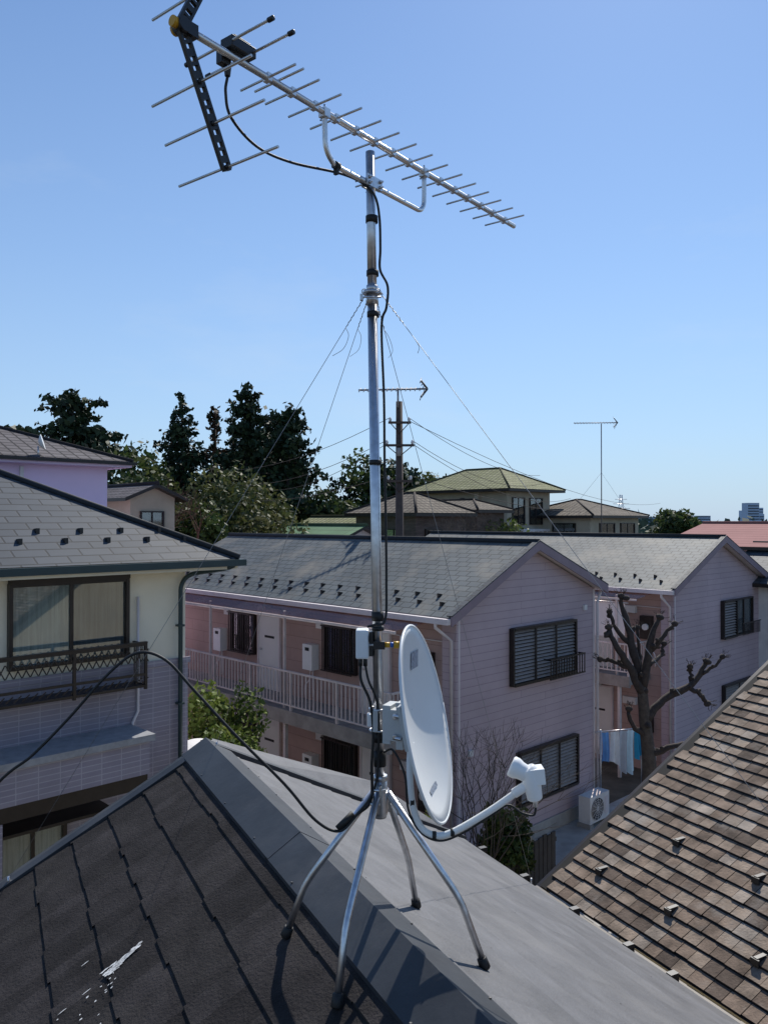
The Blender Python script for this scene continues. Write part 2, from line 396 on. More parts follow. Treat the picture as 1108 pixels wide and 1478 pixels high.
mb.ext([(-.02,0.0,-.02),(-.02,0.0,-.14),(5,0,SB*5-.14),(5,0,SB*5-.0)],(0,.05,0),m_brown)
mb.box(-.06,-9,-.14,-.02,.03,-.012,m_brown)
mb.tube([(5,.05,SB*5+.03),(5,-9,SB*5+.03)],.06,m_brown)
for (p,rs) in ((.28,0),(.75,.35)):
    for k in range(9):
        r=-.35-rs-k*.72; z=SB*p
        mb.ext([(p,r,z+.005),(p+.09,r,z+SB*.09+.012),(p,r,z+.06)],(0,-.03,0),m_blk)
        mb.box(p-.01,r-.045,z+.01,p+.004,r+.015,z+.055,m_blk)
mb.build('trim_and_snow_guards',bh)
mb=MB(Fr((1.287,6.55,0),(.895,.446)))
zb=CZ-2.99
mb.ext([(.5,-.5,0),(9.5,-.5,0),(9.5,-.5,zb+.1),(5,-.5,zb+SB*5-.2),(.5,-.5,zb+.15)],(0,-8.4,0),m_beige)
mb.build('walls',bh)

# ------------------------------------------------------------------ windows / walls helpers   (local x along wall, -y outward)
def window(mb,x0,x1,z0,z1,fr=m_brown,inner=m_dark,panes=2,y=0,t=.05):
    mb.box(x0,y-.012,z0,x1,y-.004,z1,inner)
    mb.box(x0,y-.034,z0,x1,y-.030,z1,m_glass)
    mb.box(x0-.05,y-.09,z0-.05,x0,y,z1+.05,fr); mb.box(x1,y-.09,z0-.05,x1+.05,y,z1+.05,fr)
    mb.box(x0+.001,y-.085,z1,x1-.001,y,z1+.05,fr); mb.box(x0+.001,y-.10,z0-.05,x1-.001,y,z0,fr)
    for i in range(1,panes):
        xm=x0+(x1-x0)*i/panes; mb.box(xm-.025,y-.06,z0,xm+.025,y-.036,z1,fr)
def louvre(mb,x0,x1,z0,z1,fr=m_brown,y=0,panels=3):
    mb.box(x0,y-.03,z0,x1,y-.01,z1,m_brown)
    mb.box(x0-.05,y-.12,z0-.05,x0,y,z1+.05,fr); mb.box(x1,y-.12,z0-.05,x1+.05,y,z1+.05,fr)
    mb.box(x0+.001,y-.13,z1,x1-.001,y,z1+.06,fr); mb.box(x0+.001,y-.13,z0-.06,x1-.001,y,z0,fr)
    k=int((z1-z0)/.075)
    for i in range(k):
        z=z0+(z1-z0)*(i+.2)/k
        mb.ext([(x0,y-.09,z),(x0,y-.05,z+.045),(x0,y-.045,z+.045),(x0,y-.085,z)],(x1-x0,0,0),m_louv)
    for i in range(1,panels):
        xm=x0+(x1-x0)*i/panels; mb.box(xm-.025,y-.11,z0,xm+.025,y-.092,z1,fr)
def hip(mb,x0,x1,y0,y1,z,s,mat,trim=m_brown):
    w_=x1-x0;l=y1-y0
    if w_<=l:
        h=s*w_/2; R0=((x0+x1)/2,y0+w_/2,z+h);R1=((x0+x1)/2,y1-w_/2,z+h)
        F=[[(x0,y0,z),(x1,y0,z),R0],[(x1,y0,z),(x1,y1,z),R1,R0],[(x1,y1,z),(x0,y1,z),R1],[(x0,y1,z),(x0,y0,z),R0,R1]]
        H=[((x0,y0,z),R0),((x1,y0,z),R0),((x0,y1,z),R1),((x1,y1,z),R1),(R0,R1)]
    else:
        h=s*l/2; R0=(x0+l/2,(y0+y1)/2,z+h);R1=(x1-l/2,(y0+y1)/2,z+h)
        F=[[(x0,y0,z),(x1,y0,z),R1,R0],[(x1,y0,z),(x1,y1,z),R1],[(x1,y1,z),(x0,y1,z),R0,R1],[(x0,y1,z),(x0,y0,z),R0]]
        H=[((x0,y0,z),R0),((x0,y1,z),R0),((x1,y0,z),R1),((x1,y1,z),R1),(R0,R1)]
    for f in F: mb.face(f,mat)
    for a,b in H:
        a=Vector(a)+Vector((0,0,.02)); b=Vector(b)+Vector((0,0,.02)); mb.tube([a,b],.055,mat,6)
    mb.box(x0+.02,y0+.02,z-.16,x1-.02,y1-.02,z-.01,trim)
A44=(.717,.697)

# ------------------------------------------------------------------ pink apartments
def apartment(O,W,L,ax_,za,first):
    g=group('pink_apartment_building'); fr=Fr((O[0],O[1],0),A44)
    xl,zl=-.5,5.15; xr=W+.2; zr_=za-(xr-ax_)*.39
    sl_=(za-zl)/(ax_-xl); sr=(za-zr_)/(xr-ax_)
    rz=lambda x: za-(ax_-x)*sl_ if x<ax_ else za-(x-ax_)*sr
    mb=MB(fr)
    poly=[(0,0,0),(W,0,0),(W,0,rz(W)-.13),(ax_,0,za-.13),(0,0,rz(0)-.13)]
    mb.face(poly,m_pink); mb.face([(x,L,z) for x,y,z in poly][::-1],m_pink)
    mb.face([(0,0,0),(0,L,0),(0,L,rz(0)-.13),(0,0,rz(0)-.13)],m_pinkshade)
    mb.face([(W,0,0),(W,L,0),(W,L,rz(W)-.13),(W,0,rz(W)-.13)],m_pink)
    mb.box(-.06,-.015,0,.05,-.003,rz(0)-.15,m_trimlight)
    mb.box(W-.05,-.015,0,W+.03,-.003,rz(W)-.15,m_trimlight)
    mb.box(0.0,-.05,.0,W,-.004,.35,m_conc)
    mb.box(-.07,-.02,0,-.003,.35,rz(0)-.2,m_pink)
    mb.build('walls',g)
    mb=MB(fr); y0,y1=-.25,L+.25; th=.1
    mb.ext([(xl,y0,zl),(ax_,y0,za),(ax_,y1,za),(xl,y1,zl)],(0,0,-th),m_slate,m_trimpink,m_trimlight)
    mb.ext([(ax_,y0,za),(xr,y0,zr_),(xr,y1,zr_),(ax_,y1,za)],(0,0,-th),m_slate,m_trimpink,m_trimlight)
    for (a,b) in (((xl,zl),(ax_,za)),((ax_,za),(xr,zr_))):
        d=.16
        mb.ext([(a[0],y0-.03,a[1]+.03),(b[0],y0-.03,b[1]+.03),(b[0],y0-.03,b[1]-d),(a[0],y0-.03,a[1]-d)],(0,.03,0),m_trimpink)
        mb.ext([(a[0],y0-.035,a[1]+.055),(b[0],y0-.035,b[1]+.055),(b[0],y0-.035,b[1]+.032),(a[0],y0-.035,a[1]+.032)],(0,.14,0),m_slateL)
    mb.tube([(ax_,y0,za+.02),(ax_,y1,za+.02)],.07,m_slateL,6)
    for rowi,xo in enumerate((.35,.62)):
        n=int(L/.62)
        for k in range(n):
            y=.3+rowi*.31+k*.62; x=xl+xo; z=rz(x)
            mb.ext([(x,y,z),(x+.12,y,z+sl_*.12+.01),(x,y,z+.09)],(0,.05,0),m_blk)
    mb.box(xl-.10,y0,zl-.12,xl,y1,zl-.01,m_trimlight)
    mb.tube([(xl-.05,.1,zl-.1),(xl-.05,.1,zl-.2),(-.1,.08,zl-.5),(-.1,.08,.1)],.035,m_trimlight)
    mb.tube([(xr-.05,-.1,zr_-.12),(W+.06,-.06,zr_-.4),(W+.06,-.06,.1)],.035,m_trimlight)
    mb.build('roof',g)
    mb=MB(fr); xo=-1.2; b0=.7
    mb.box(xo,b0,2.56,-.004,L,2.74,m_slab); mb.box(xo-.02,b0-.02,2.5,xo+.05,L,2.80,m_slab)
    zt=3.68
    mb.box(xo,b0,zt-.04,xo+.05,L,zt,m_rail); mb.box(xo,b0,2.90,xo+.04,L,2.93,m_rail)
    y=b0
    while y<L:
        mb.box(xo+.01,y,2.93,xo+.03,y+.022,zt-.04,m_rail); y+=.13
    y=b0
    while y<L:
        mb.box(xo-.004,y,2.80,xo+.046,y+.05,zt-.005,m_rail); y+=1.56
    for k in range(9): mb.box(xo+.1+k*.12,b0,2.93,xo+.12+k*.12,b0+.02,zt-.04,m_rail)
    mb.box(xo+.051,b0-.01,zt-.04,-.01,b0+.03,zt-.001,m_rail)
    for y in (1.0,4.1,7.2,10.0):
        if y<L:
            mb.box(xo+.06,y,0,xo+.14,y+.08,2.5,m_rail)
            mb.box(xo+.12,y+.12,2.74,xo+.17,y+.17,4.98,m_rail)
    mb.build('walkway',g)
    mb=MB(fr)
    for k in range(int(L/.08)):
        y=.4+k*.08
        if y>L-.2: break
        mb.face([(-.5,y,5.0),(-1.35,y,4.93),(-1.35,y+.04,4.96),(-.5,y+.04,5.03)],m_awn)
        mb.face([(-.5,y+.04,5.03),(-1.35,y+.04,4.96),(-1.35,y+.08,4.93),(-.5,y+.08,5.0)],m_awn)
    mb.box(-1.37,.4,4.88,-1.33,L-.2,4.925,m_rail)
    mb.build('awning',g)
    fc=Fr((O[0],O[1],0),(A44[1],-A44[0])); mb=MB(fc)     # x = -b
    def door(b,z): 
        mb.box(-b-.85,-.05,z,-b,-.003,z+2.0,m_door); mb.box(-b-.9,-.07,z,-b-.85,-.003,z+2.05,m_trimlight); mb.box(-b,-.07,z,-b+.05,-.003,z+2.05,m_trimlight)
        mb.box(-b-.849,-.07,z+2.0,-b-.001,-.003,z+2.05,m_trimlight)
        mb.tube([(-b-.75,-.05,z+1),(-b-.75,-.1,z+1)],.03,m_galv); mb.box(-b-.6,-.055,z+1.3,-b-.2,-.05,z+1.36,m_dark)
    def grill(b,z):
        window(mb,-b-1.0,-b,z,z+.95)
        for k in range(12): mb.box(-b-.98+k*.085,-.2,z-.05,-b-.96+k*.085,-.18,z+1.0,m_brown)
        mb.box(-b-1.03,-.205,z-.05,-b+.03,-.175,z-.02,m_brown); mb.box(-b-1.03,-.205,z+.98,-b+.03,-.175,z+1.01,m_brown)
    for fl in (.15,2.75):
        for u in range(3):
            b=1.9+u*3.9
            if b+2.2<L:
                door(b,fl); grill(b+1.08,fl+.85)
                mb.box(-b-2.75,-.22,fl+.75,-b-2.4,-.003,fl+1.35,m_wht); mb.box(-b-2.65,-.225,fl+1.2,-b-2.5,-.222,fl+1.28,m_dark)
                mb.tube([(-b-2.5,-.1,fl+.75),(-b-2.5,-.1,fl+.1)],.02,m_trimlight)
                mb.tube(spl([(-b-2.6,-.1,fl+.75),(-b-2.6,-.13,fl+.5),(-b-2.75,-.13,fl+.35),(-b-2.8,-.1,fl+.05)],3),.015,m_trimlight)
                mb.box(-b-.6,-.25,fl+2.03,-b-.3,-.075,fl+2.12,m_white)
                mb.box(-b-2.35,-.14,fl+1.75,-b-2.15,-.003,fl+1.95,m_white)
        mb.box(-.95,-.15,fl+.95,-.6,-.003,fl+1.6,m_brown); mb.tube([(-.75,-.16,fl+1.3),(-.75,-.24,fl+1.3)],.09,m_white,12)
        mb.box(-1.5,-.12,fl+1.65,-1.1,-.003,fl+1.85,m_white)
        mb.tube(spl([(-.65,-.1,fl+.95),(-.65,-.12,fl+.7),(-.5,-.15,fl+.55),(-.5,-.1,fl+.2)],4),.02,m_trimlight)
    mb.tube([(-L+.3,-.05,4.6),(-.2,-.05,4.6)],.012,m_trimlight,5)
    mb.build('doors_and_windows',g)
    mb=MB(fr)
    if first:
        louvre(mb,1.72,4.08,3.55,4.68,panels=3)
        louvre(mb,1.95,4.15,.95,2.0,panels=3)
        mb.box(2.75,-.32,3.95,4.15,-.29,3.98,m_brown); mb.box(2.75,-.32,3.52,4.15,-.29,3.55,m_brown)
        for k in range(14): mb.box(2.76+k*.105,-.315,3.551,2.78+k*.105,-.297,3.949,m_brown)
        for x in(2.75,4.13): mb.box(x,-.289,3.94,x+.02,-.13,3.975,m_brown)
        mb.box(.3,-.05,2.3,.42,-.004,2.42,m_white); mb.box(4.55,-.05,4.9,4.67,-.004,5.02,m_white)
    else:
        window(mb,4.0,5.25,3.5,4.55,inner=m_curt2); louvre(mb,3.05,3.95,3.5,4.55,panels=1)
        mb.box(3.9,-.32,3.85,5.3,-.29,3.88,m_brown)
        for k in range(14): mb.box(3.91+k*.1,-.315,3.5,3.93+k*.1,-.297,3.849,m_brown)
        louvre(mb,3.1,5.2,.95,2.0,panels=2)
    mb.build('gable_windows',g)
    return g
apartment((1.46,15.8),5.04,11.5,2.4,6.55,True)
apartment((7.96,21.9),6.0,11.3,2.8,6.53,False)

# ------------------------------------------------------------------ left house
lh=group('cream_and_lilac_house'); FL=Fr((-3.11,12.5,0),A44)
mb=MB(FL); zt=6.28; zs=4.88
mb.face([(-9,0,zs),(0,0,zs),(0,0,zt),(-9,0,zt)],m_cream)
mb.face([(-9,-.03,0),(0.03,-.03,0),(0.03,-.03,zs),(-9,-.03,zs)],m_lilac)
mb.face([(-9,-.03,zs),(.03,-.03,zs),(0,.0,zs+.005),(-9,.0,zs+.005)],m_trimlight)
mb.face([(0,0,zs),(0,8,zs),(0,8,zt),(0,0,zt)],m_cream); mb.face([(.03,-.03,0),(.03,8,0),(.03,8,zs),(.03,-.03,zs)],m_lilac)
mb.face([(-9,8,0),(0,8,0),(0,8,zt),(-9,8,zt)],m_cream); mb.face([(-9,0,0),(-9,8,0),(-9,8,zt),(-9,0,zt)],m_cream)
mb.box(-9,-.06,zs-.06,.06,-.031,zs+.03,m_lilac)
mb.build('walls',lh)
mb=MB(FL); hip(mb,-9.6,.6,-.6,8.6,6.44,.5,m_slateL,m_cream)
for x0,y0,x1,y1 in ((-9.66,-.68,.68,-.6),(.6,-.6,.68,8.6)): mb.box(x0,y0,6.33,x1,y1,6.43,m_gut)
for row in range(2):
    for k in range(13):
        x=-7.5+row*.33+k*.62; y=-.6+.55+row*.27; z=6.44+.5*(y+.6)
        if x<.1: mb.ext([(x,y,z),(x,y+.12,z+.07),(x,y,z+.08)],(.05,0,0),m_blk)
mb.build('roof',lh)
mb=MB(FL)
window(mb,-2.62,-1.02,5.08,6.14,inner=m_curt); mb.box(-1.78,-.029,5.09,-1.03,-.014,6.13,m_curt2)
mb.box(-2.66,-.13,6.19,-.98,-.001,6.26,m_brown)
zb0,zb1=4.62,5.22; ya=-.42
for z in (zb0,zb0+.17,zb1): mb.box(-2.95,ya,z,-.86,ya+.03,z+.035,m_brown)
mb.box(-2.95,ya-.01,zb1+.035,-.86,ya+.05,zb1+.06,m_brown)
mb.box(-2.95,ya+.03,zb0,-.86,-.035,zb0+.03,m_brown)
for k in range(20):
    x=-2.93+k*.105
    for (dx,dz) in ((1,1),(-1,1)):
        mb.obox((x+.05,ya+.015,zb0+.46),(dx,0,1.9),(0,1,0),(1.9,0,-dx),.105,.006,.007,m_brown)
    mb.obox((x+.05,ya+.015,zb0+.1),(1,0,.8),(0,1,0),(.8,0,-1),.06,.006,.007,m_brown)
for x in (-2.95,-1.95,-.9): mb.box(x,ya-.003,zb0-.03,x+.04,ya+.033,zb1+.033,m_brown)
for z in (zb0,zb1): mb.box(-.9,ya+.031,z,-.87,-.035,z+.03,m_brown)
for k in range(6): mb.box(-.89,ya+.05+k*.06,zb0+.03,-.875,ya+.062+k*.06,zb1,m_brown)
mb.tube(spl([(.5,-.62,6.34),(.35,-.5,6.28),(.05,-.12,6.2),(-.12,-.1,6.05),(-.14,-.1,5.8)],5)+[Vector((-.14,-.1,.1))],.035,m_gut)
for z in (5.4,4.2,3.2): mb.box(-.19,-.145,z,-.09,-.03,z+.03,m_gut)
mb.tube([(-.82,-.05,5.9),(-.82,-.06,4.2),(-.9,-.06,4.05),(-.9,-.06,3.9)],.022,m_trimlight)
mb.box(-5.0,-.72,3.46,-.98,-.031,3.93,m_lilac); mb.box(-5.02,-.78,3.93,-.92,-.031,4.02,m_eavetrim)
mb.box(-5.0,-.70,3.26,-1.0,-.031,3.455,m_brown)
mb.box(-3.15,-.70,.0,-2.95,-.031,3.255,m_lilac); mb.box(-5.0,-.69,2.0,-3.151,-.1,3.0,m_dark)
window(mb,-2.75,-1.95,2.0,2.95,inner=m_curt,y=-.03)
mb.box(-2.9,-.5,2.98,-1.4,-.031,3.02,m_brown)
mb.box(-2.9,-.2,.0,-1.2,-.031,1.9,m_slab)
mb.build('windows_and_fittings',lh)

# ------------------------------------------------------------------ background houses
def bghouse(name,O,Wa,Lb,ze,slope,wall,roof,kind='hip',over=.5,wa=(),wb=(),extra=None,trim=m_brown):
    g=group(name); fr=Fr((O[0],O[1],0),A44); mb=MB(fr)
    mb.box(0,0,0,Wa,Lb,ze-.05,wall); 
    for (x0,x1,z0,z1) in wa: window(mb,x0,x1,z0,z1)
    if kind=='gable_b':
        h=slope*Wa/2
        for y in (0.001,Lb-.001): mb.face([(0,y,ze-.05),(Wa,y,ze-.05),(Wa/2,y,ze+h-.08)],wall)
    mb.build('walls',g)
    fc=Fr((O[0],O[1],0),(A44[1],-A44[0])); mb=MB(fc)
    for (b0,b1,z0,z1) in wb: window(mb,-b1,-b0,z0,z1)
    if wb: mb.build('side_windows',g)
    mb=MB(fr)
    if kind=='hip': hip(mb,-over,Wa+over,-over,Lb+over,ze,slope,roof,trim)
    else:
        z0=ze-over*slope; zm=ze+slope*Wa/2
        for a,b in (((-over,z0),(Wa/2,zm)),((Wa/2,zm),(Wa+over,z0))):
            mb.ext([(a[0],-over,a[1]),(b[0],-over,b[1]),(b[0],Lb+over,b[1]),(a[0],Lb+over,a[1])],(0,0,-.12),roof,trim,trim)
        mb.tube([(Wa/2,-over,zm+.02),(Wa/2,Lb+over,zm+.02)],.08,roof,6)
    mb.build('roof',g); return g,fr
g,fr=bghouse('green_tiled_house',(7.1,46),4.3,7.0,8.85,.48,m_beige,m_tgreen,over=.7,
    wa=((.5,1.6,6.8,8.3),(2.2,3.4,6.8,8.3)),wb=((5.5,6.4,6.3,7.6),))
mb=MB(Fr((7.1,46,0),(A44[1],-A44[0])))
mb.tube([(-3.3,-.12,7.95),(-3.3,0,7.95)],.42,m_brown,20); mb.tube([(-3.3,-.14,7.95),(-3.3,-.13,7.95)],.34,m_dark,20)
mb.box(-2.2,-.3,6.0,-1.9,0,8.7,m_beige); mb.build('round_window',g)
mb=MB(fr); mb.box(-.6,-.6,6.35,5.0,-.0,6.5,m_white)
for k in range(12): mb.box(-.5+k*.45,-.62,5.3,-.42+k*.45,-.55,6.35,m_white)
mb.build('balcony',g)
bghouse('brown_tiled_cottage',(1.36,34),3.3,3.8,7.35,.45,m_wood,m_tbrown,over=.4,wa=((.6,1.6,5.6,6.6),),wb=((.8,1.8,5.8,6.6),))
bghouse('grey_tiled_house',(4.6,39.5),2.2,5,7.55,.35,m_wood,m_tbrown,over=.4)
bghouse('beige_bungalow',(11.9,46),5.6,5.0,7.3,.33,m_beige,m_tbrown,over=.5,wa=((1,2.6,5.6,6.8),(3.4,5,5.6,6.8)),wb=((1,2.5,5.8,6.8),))
bghouse('green_roof_shed',(-1.9,31),2.6,4.2,6.3,.4,m_white,m_gmetal,'gable_b',.4)
bghouse('green_tiled_bungalow',(-.9,36),3.0,5.2,6.6,.4,m_beige,m_tgreen,'gable_b',.4)
bghouse('red_roof_house',(13.9,27.5),7.0,4.0,6.2,.2,m_pink,m_red,'gable_b',.5)
bghouse('grey_roof_house',(13.6,24.6),5.0,2.6,5.2,.4,m_white,m_slateL,'gable_b',.5)
g=group('lavender_house'); FV=Fr((-7.5,21.6,0),A44); mb=MB(FV)
mb.box(-9,0,0,0,7,8.5,m_lav)
mb.box(-2.3,-.08,7.3,-2.22,-.001,8.4,m_white)
mb.build('walls',g); mb=MB(FV); hip(mb,-9.5,.5,-.5,7.5,8.62,.36,m_tgrey,m_lav)
mb.box(-9.55,-.58,8.52,.58,-.5,8.60,m_brown); mb.box(.5,-.5,8.52,.58,7.5,8.6,m_brown)
mb.box(-4.9,.3,8.9,-3.0,1.3,9.45,m_brown); mb.box(-5.0,.2,9.45,-2.9,1.4,9.52,m_slateL); mb.build('roof',g)
mb=MB(FV)
mb.tube([(-1.95,-.3,8.6),(-1.95,-.3,8.9)],.02,m_galv)
c=Vector((-1.95,-.33,8.98))
mb.tube([c,c+Vector((.06,-.03,.02)),c+Vector((.09,-.045,.03))],[.05,.17,.2],m_wht,16); mb.build('roof_dish',g)
bghouse('small_beige_house',(-8.75,27.5),1.7,4.0,7.95,.42,m_beige,m_tgrey,'gable_b',.35,wa=((.4,1.2,6.5,7.3),))
g=group('carport'); mb=MB(Fr((-2.55,11.9,0),A44))
pts=[(x*.055,0,3.15+.2*math.sin(math.pi*min(1,x/22))) for x in range(23)]
mb.ext(pts+[(p[0],0,p[2]-.04) for p in pts[::-1]],(0,1.6,0),m_white)
for x in(.1,1.0):
    for y in(.3,1.3): mb.box(x,y,0,x+.06,y+.06,3.15,m_white)
mb.build('roof_and_posts',g)
g=group('wooden_fence'); mb=MB(Fr((2.2,14.3,0),A44))
for k in range(11): mb.box(k*.14,0,0,k*.14+.12,.03,1.05+.02*(k%3),m_fence)
mb.box(0,.031,.3,1.6,.07,.38,m_fence); mb.box(0,.031,.85,1.6,.07,.93,m_fence); mb.build('boards',g)
mb=MB(Fr((1.46,15.8,0),A44)); mb.box(-1,-3.4,.0,7.5,-.06,.05,m_conc); mb.build('concrete_path')
g=group('air_conditioner_unit'); mb=MB(Fr((4.65,18.05,0),A44))
mb.box(0,0,.15,.82,.3,.75,m_white); mb.box(-.03,-.02,.05,.1,.32,.149,m_slab); mb.box(.7,-.02,.05,.83,.32,.149,m_slab)
mb.tube([(.3,-.012,.45),(.3,-.002,.45)],.25,m_brown,24)
for k in range(5):
    rr=.05+.05*k; mb.tube([(.3+rr*math.cos(a*.2618),-.02,.45+rr*math.sin(a*.2618)) for a in range(25)],.005,m_white,4)
for k in range(6): mb.obox((.3,-.02,.45),(math.cos(k*.524),0,math.sin(k*.524)),(0,1,0),(-math.sin(k*.524),0,math.cos(k*.524)),.25,.004,.004,m_white)
mb.box(.62,-.01,.25,.78,-.002,.65,m_trimlight); mb.build('casing',g,bevel=.008)
g=group('laundry_rack'); mb=MB(Fr((5.2,19.2,0),(.95,.3)))
for x in (0,1.15): mb.tube([(x,0,0),(x,0,2.0)],.02,m_galv)
mb.tube([(-.15,0,1.95),(1.35,0,1.95)],.015,m_galv); mb.tube([(-.1,.25,1.8),(1.3,.25,1.8)],.015,m_galv); mb.build('frame',g)
cl=[('blue',(.16,.36,.7)),('white',(.8,.8,.8)),('grey',(.5,.52,.56)),('pale',(.62,.78,.85)),('teal',(.03,.3,.5))]
for k,(nme,c) in enumerate(cl):
    mb=MB(Fr((5.2,19.2,0),(.95,.3))); x=.02+k*.235; w_=random.uniform(.14,.22); z1=1.93; z0=z1-random.uniform(.55,1.0); mm=M('cloth_'+nme,c,.9,0,.12,5); N_=8
    def P(i,j):
        u=i/N_; v=j/6; return (x+w_*u*(1+.15*v)+.02*math.sin(v*3+k),.05*math.sin(u*9+k*2)*(.3+v)-.02,z1+(z0-z1)*v*(1-.08*math.sin(u*3.1+k)))
    for i in range(N_):
        for j in range(6): mb.face([P(i,j),P(i+1,j),P(i+1,j+1),P(i,j+1)],mm,True)
    mb.build('cloth_'+nme,g,merge=True)
g=group('hanging_sheets'); mb=MB(Fr((7.96,21.9,0),A44)); ms=M('sheet_white',(.7,.68,.68),.9,0,.05,2); N_=10
for q,(b0,b1) in enumerate(((.9,1.9),(2.0,3.1))):
    def P(i,j):
        u=i/N_; v=j/6; return (-1.05+.05*math.sin(u*12+q)*(.3+v),b0+(b1-b0)*u,4.75-.95*v)
    for i in range(N_):
        for j in range(6): mb.face([P(i,j),P(i+1,j),P(i+1,j+1),P(i,j+1)],ms,True)
mb.tube([(-1.05,.8,4.77),(-1.05,3.2,4.77)],.015,m_galv); mb.build('sheets',g,merge=True)

# ------------------------------------------------------------------ utility pole, other aerials, wires
def small_yagi(mb,c,d,L_,n,he,flip=1,r=.012):
    c=Vector(c); d=Vector(d).normalized()
    mb.tube([c-d*L_/2,c+d*L_/2],r*1.6,m_wire,6)
    ed=(Vector((-d.y,d.x,0))+Vector((0,0,.42))).normalized()
    for i in range(n):
        p=c-d*L_/2+d*L_*(i+.3)/n; mb.tube([p-ed*he,p+ed*he],r*.8,m_wire,4)
    e=c+d*L_/2*.94
    for s in (1,-1):
        q=e+Vector((0,0,s*.26))-d*.16*1; mb.tube([e+d*.05,q],r*1.6,m_barkd,5)
        for t in (.4,.7,1): 
            z=e.lerp(q,t); mb.tube([z-ed*he*1.4,z+ed*he*1.4],r*.8,m_wire,4)
g=group('utility_pole'); mb=MB()
mb.tube([(.49,24.6,0),(.47,24.6,10.7)],[.17,.10],m_pole,12)
for z,h in ((8.2,.4),(9.3,.45),(10.0,.35)):
    mb.box(.48-h,24.42,z,.48+h,24.50,z+.07,m_pole)
    for s in (-1,1):
        mb.tube([(.48+s*(h-.06),24.46,z+.07),(.48+s*(h-.06),24.46,z+.13),(.48+s*(h-.06),24.46,z+.2)],[.03,.05,.02],m_white,8)
        mb.tube([(.48+s*(h-.08),24.44,z),(.48,24.48,z-.3)],.015,m_pole,5)
mb.tube([(.46,24.4,9.0),(.46,24.4,9.25)],[.07,.07],m_slab,10)
mb.tube([(.43,24.5,10.5),(.43,24.5,11.1)],.03,m_wire)
small_yagi(mb,(.28,24.5,11.06),(1,-.12,0),2.15,15,.24,r=.019)
mb.build('pole_and_aerial',g)
def sag(a,b,s,n=14):
    a=Vector(a);b=Vector(b); return [a.lerp(b,i/n)-Vector((0,0,s*4*(i/n)*(1-i/n))) for i in range(n+1)]
g=group('power_lines'); mb=MB()
for (a,b,s) in (((.2,24.5,10.2),(-9,40,9.6),.6),((.1,24.5,9.5),(-9,40,9.0),.7),((.1,24.5,9.4),(-7,42,8.7),.6),((.15,24.5,8.4),(-9,41,8.3),.5),
                ((.75,24.5,10.2),(9,46,9.6),.5),((.85,24.5,9.5),(9,46,9.1),.6),((.85,24.5,9.4),(11,47,8.3),.8),((.8,24.5,8.4),(18,60,8.0),.7),((.75,24.5,10.1),(26,75,8.6),1.0)):
    mb.tube(sag(a,b,s),.010,m_barkd,4)
mb.build('cables',g)
g=group('rooftop_aerial'); mb=MB()
x0,y0=12.0,44
mb.tube([(x0,y0,6.2),(x0,y0,CZ+5.3)],.03,m_wire,6); small_yagi(mb,(x0-.3,y0,CZ+5.35),(1,-.1,0),2.4,15,.2,r=.016)
for s in(-1,1): mb.tube([(x0,y0,CZ+2.6),(x0+s*1.8,y0+.6,CZ+.2)],.006,m_wire,4)
mb.build('mast_and_aerial',g)
g=group('transmission_tower'); mb=MB(); px,py=104.,350.
for sx in(-1,1):
    for sy in (-1,1): mb.tube([(px+sx*3,py+sy*3,0),(px+sx*1,py+sy*1,10),(px+sx*.4,py+sy*.4,18)],.12,m_galv,4)
for z,ww in ((12,4.0),(14,3.4),(16,2.6)): mb.tube([(px-ww,py,z),(px+ww,py,z)],.12,m_galv,4)
for k in range(9):
    z=k*2; h=3-2*min(z,10)/10*1.0-(max(0,z-10)*.07); mb.tube([(px-h,py-h,z),(px+h,py-h,z+2)],.07,m_galv,4); mb.tube([(px+h,py-h,z),(px-h,py-h,z+2)],.07,m_galv,4)
mb.build('lattice',g)
for (xx,ww,hh,dd) in ((417,14,26,900),(433,8,18,950),(400,20,12,1000),(380,30,11,1100),(350,24,10,1100),(455,26,14,980),(470,12,22,1000),(320,20,9,900)):
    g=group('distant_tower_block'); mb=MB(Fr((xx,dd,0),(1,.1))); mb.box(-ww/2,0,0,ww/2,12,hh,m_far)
    for k in range(int(hh/3)): mb.box(-ww/2+.6,-.1,k*3+1,ww/2-.6,-.01,k*3+2.2,m_slateL)
    mb.build('block',g)

# ------------------------------------------------------------------ vegetation
conifer('cedar_tree',-18.0,46,CZ+7.6,5.0,16000,L_dark,.2,low=.3,prof=.45,layers=13,flat=.2,skip=.1,fat=.3)
conifer('fir_tree',-12.2,48,CZ+7.5,3.0,15000,L_dark,.17,low=.2,layers=22,flat=.5)
conifer('rusty_cypress_tree',-10.4,49,CZ+7.0,1.4,5000,L_rust,.15,low=.2,flat=.6)
conifer('fir_tree',-9.9,52,CZ+7.0,1.9,6500,L_dark,.16,low=.2,flat=.5)
conifer('pine_tree',-8.35,48,CZ+8.2,2.7,14000,L_dark,.18,low=.22,prof=.5,layers=17,flat=.4,skip=.15)
conifer('pine_tree',-5.7,47,CZ+6.9,2.5,12000,L_dark,.18,low=.22,prof=.4,layers=15,flat=.4,skip=.15)
conifer('pine_tree',-7.0,50,CZ+7.0,2.4,9000,L_dark,.18,low=.22,prof=.4,layers=14,flat=.4,skip=.15)
broad('evergreen_oak_tree',-10.9,38,CZ+2.6,3.0,11000,L_mid,.14,low=.2,k=34)
broad('camphor_tree',-7.2,37,CZ+2.7,3.3,13000,L_olive,.13,low=.2,k=34)
broad('evergreen_oak_tree',-14,42,CZ+3.8,3.4,9000,L_mid,.16,k=34)
broad('camphor_tree',-5.3,33,CZ+1.2,2.3,10000,L_olive,.11,low=.2,k=34)
broad('evergreen_oak_tree',-8.0,32,CZ+.9,2.3,9000,L_mid,.11,low=.2,k=30)
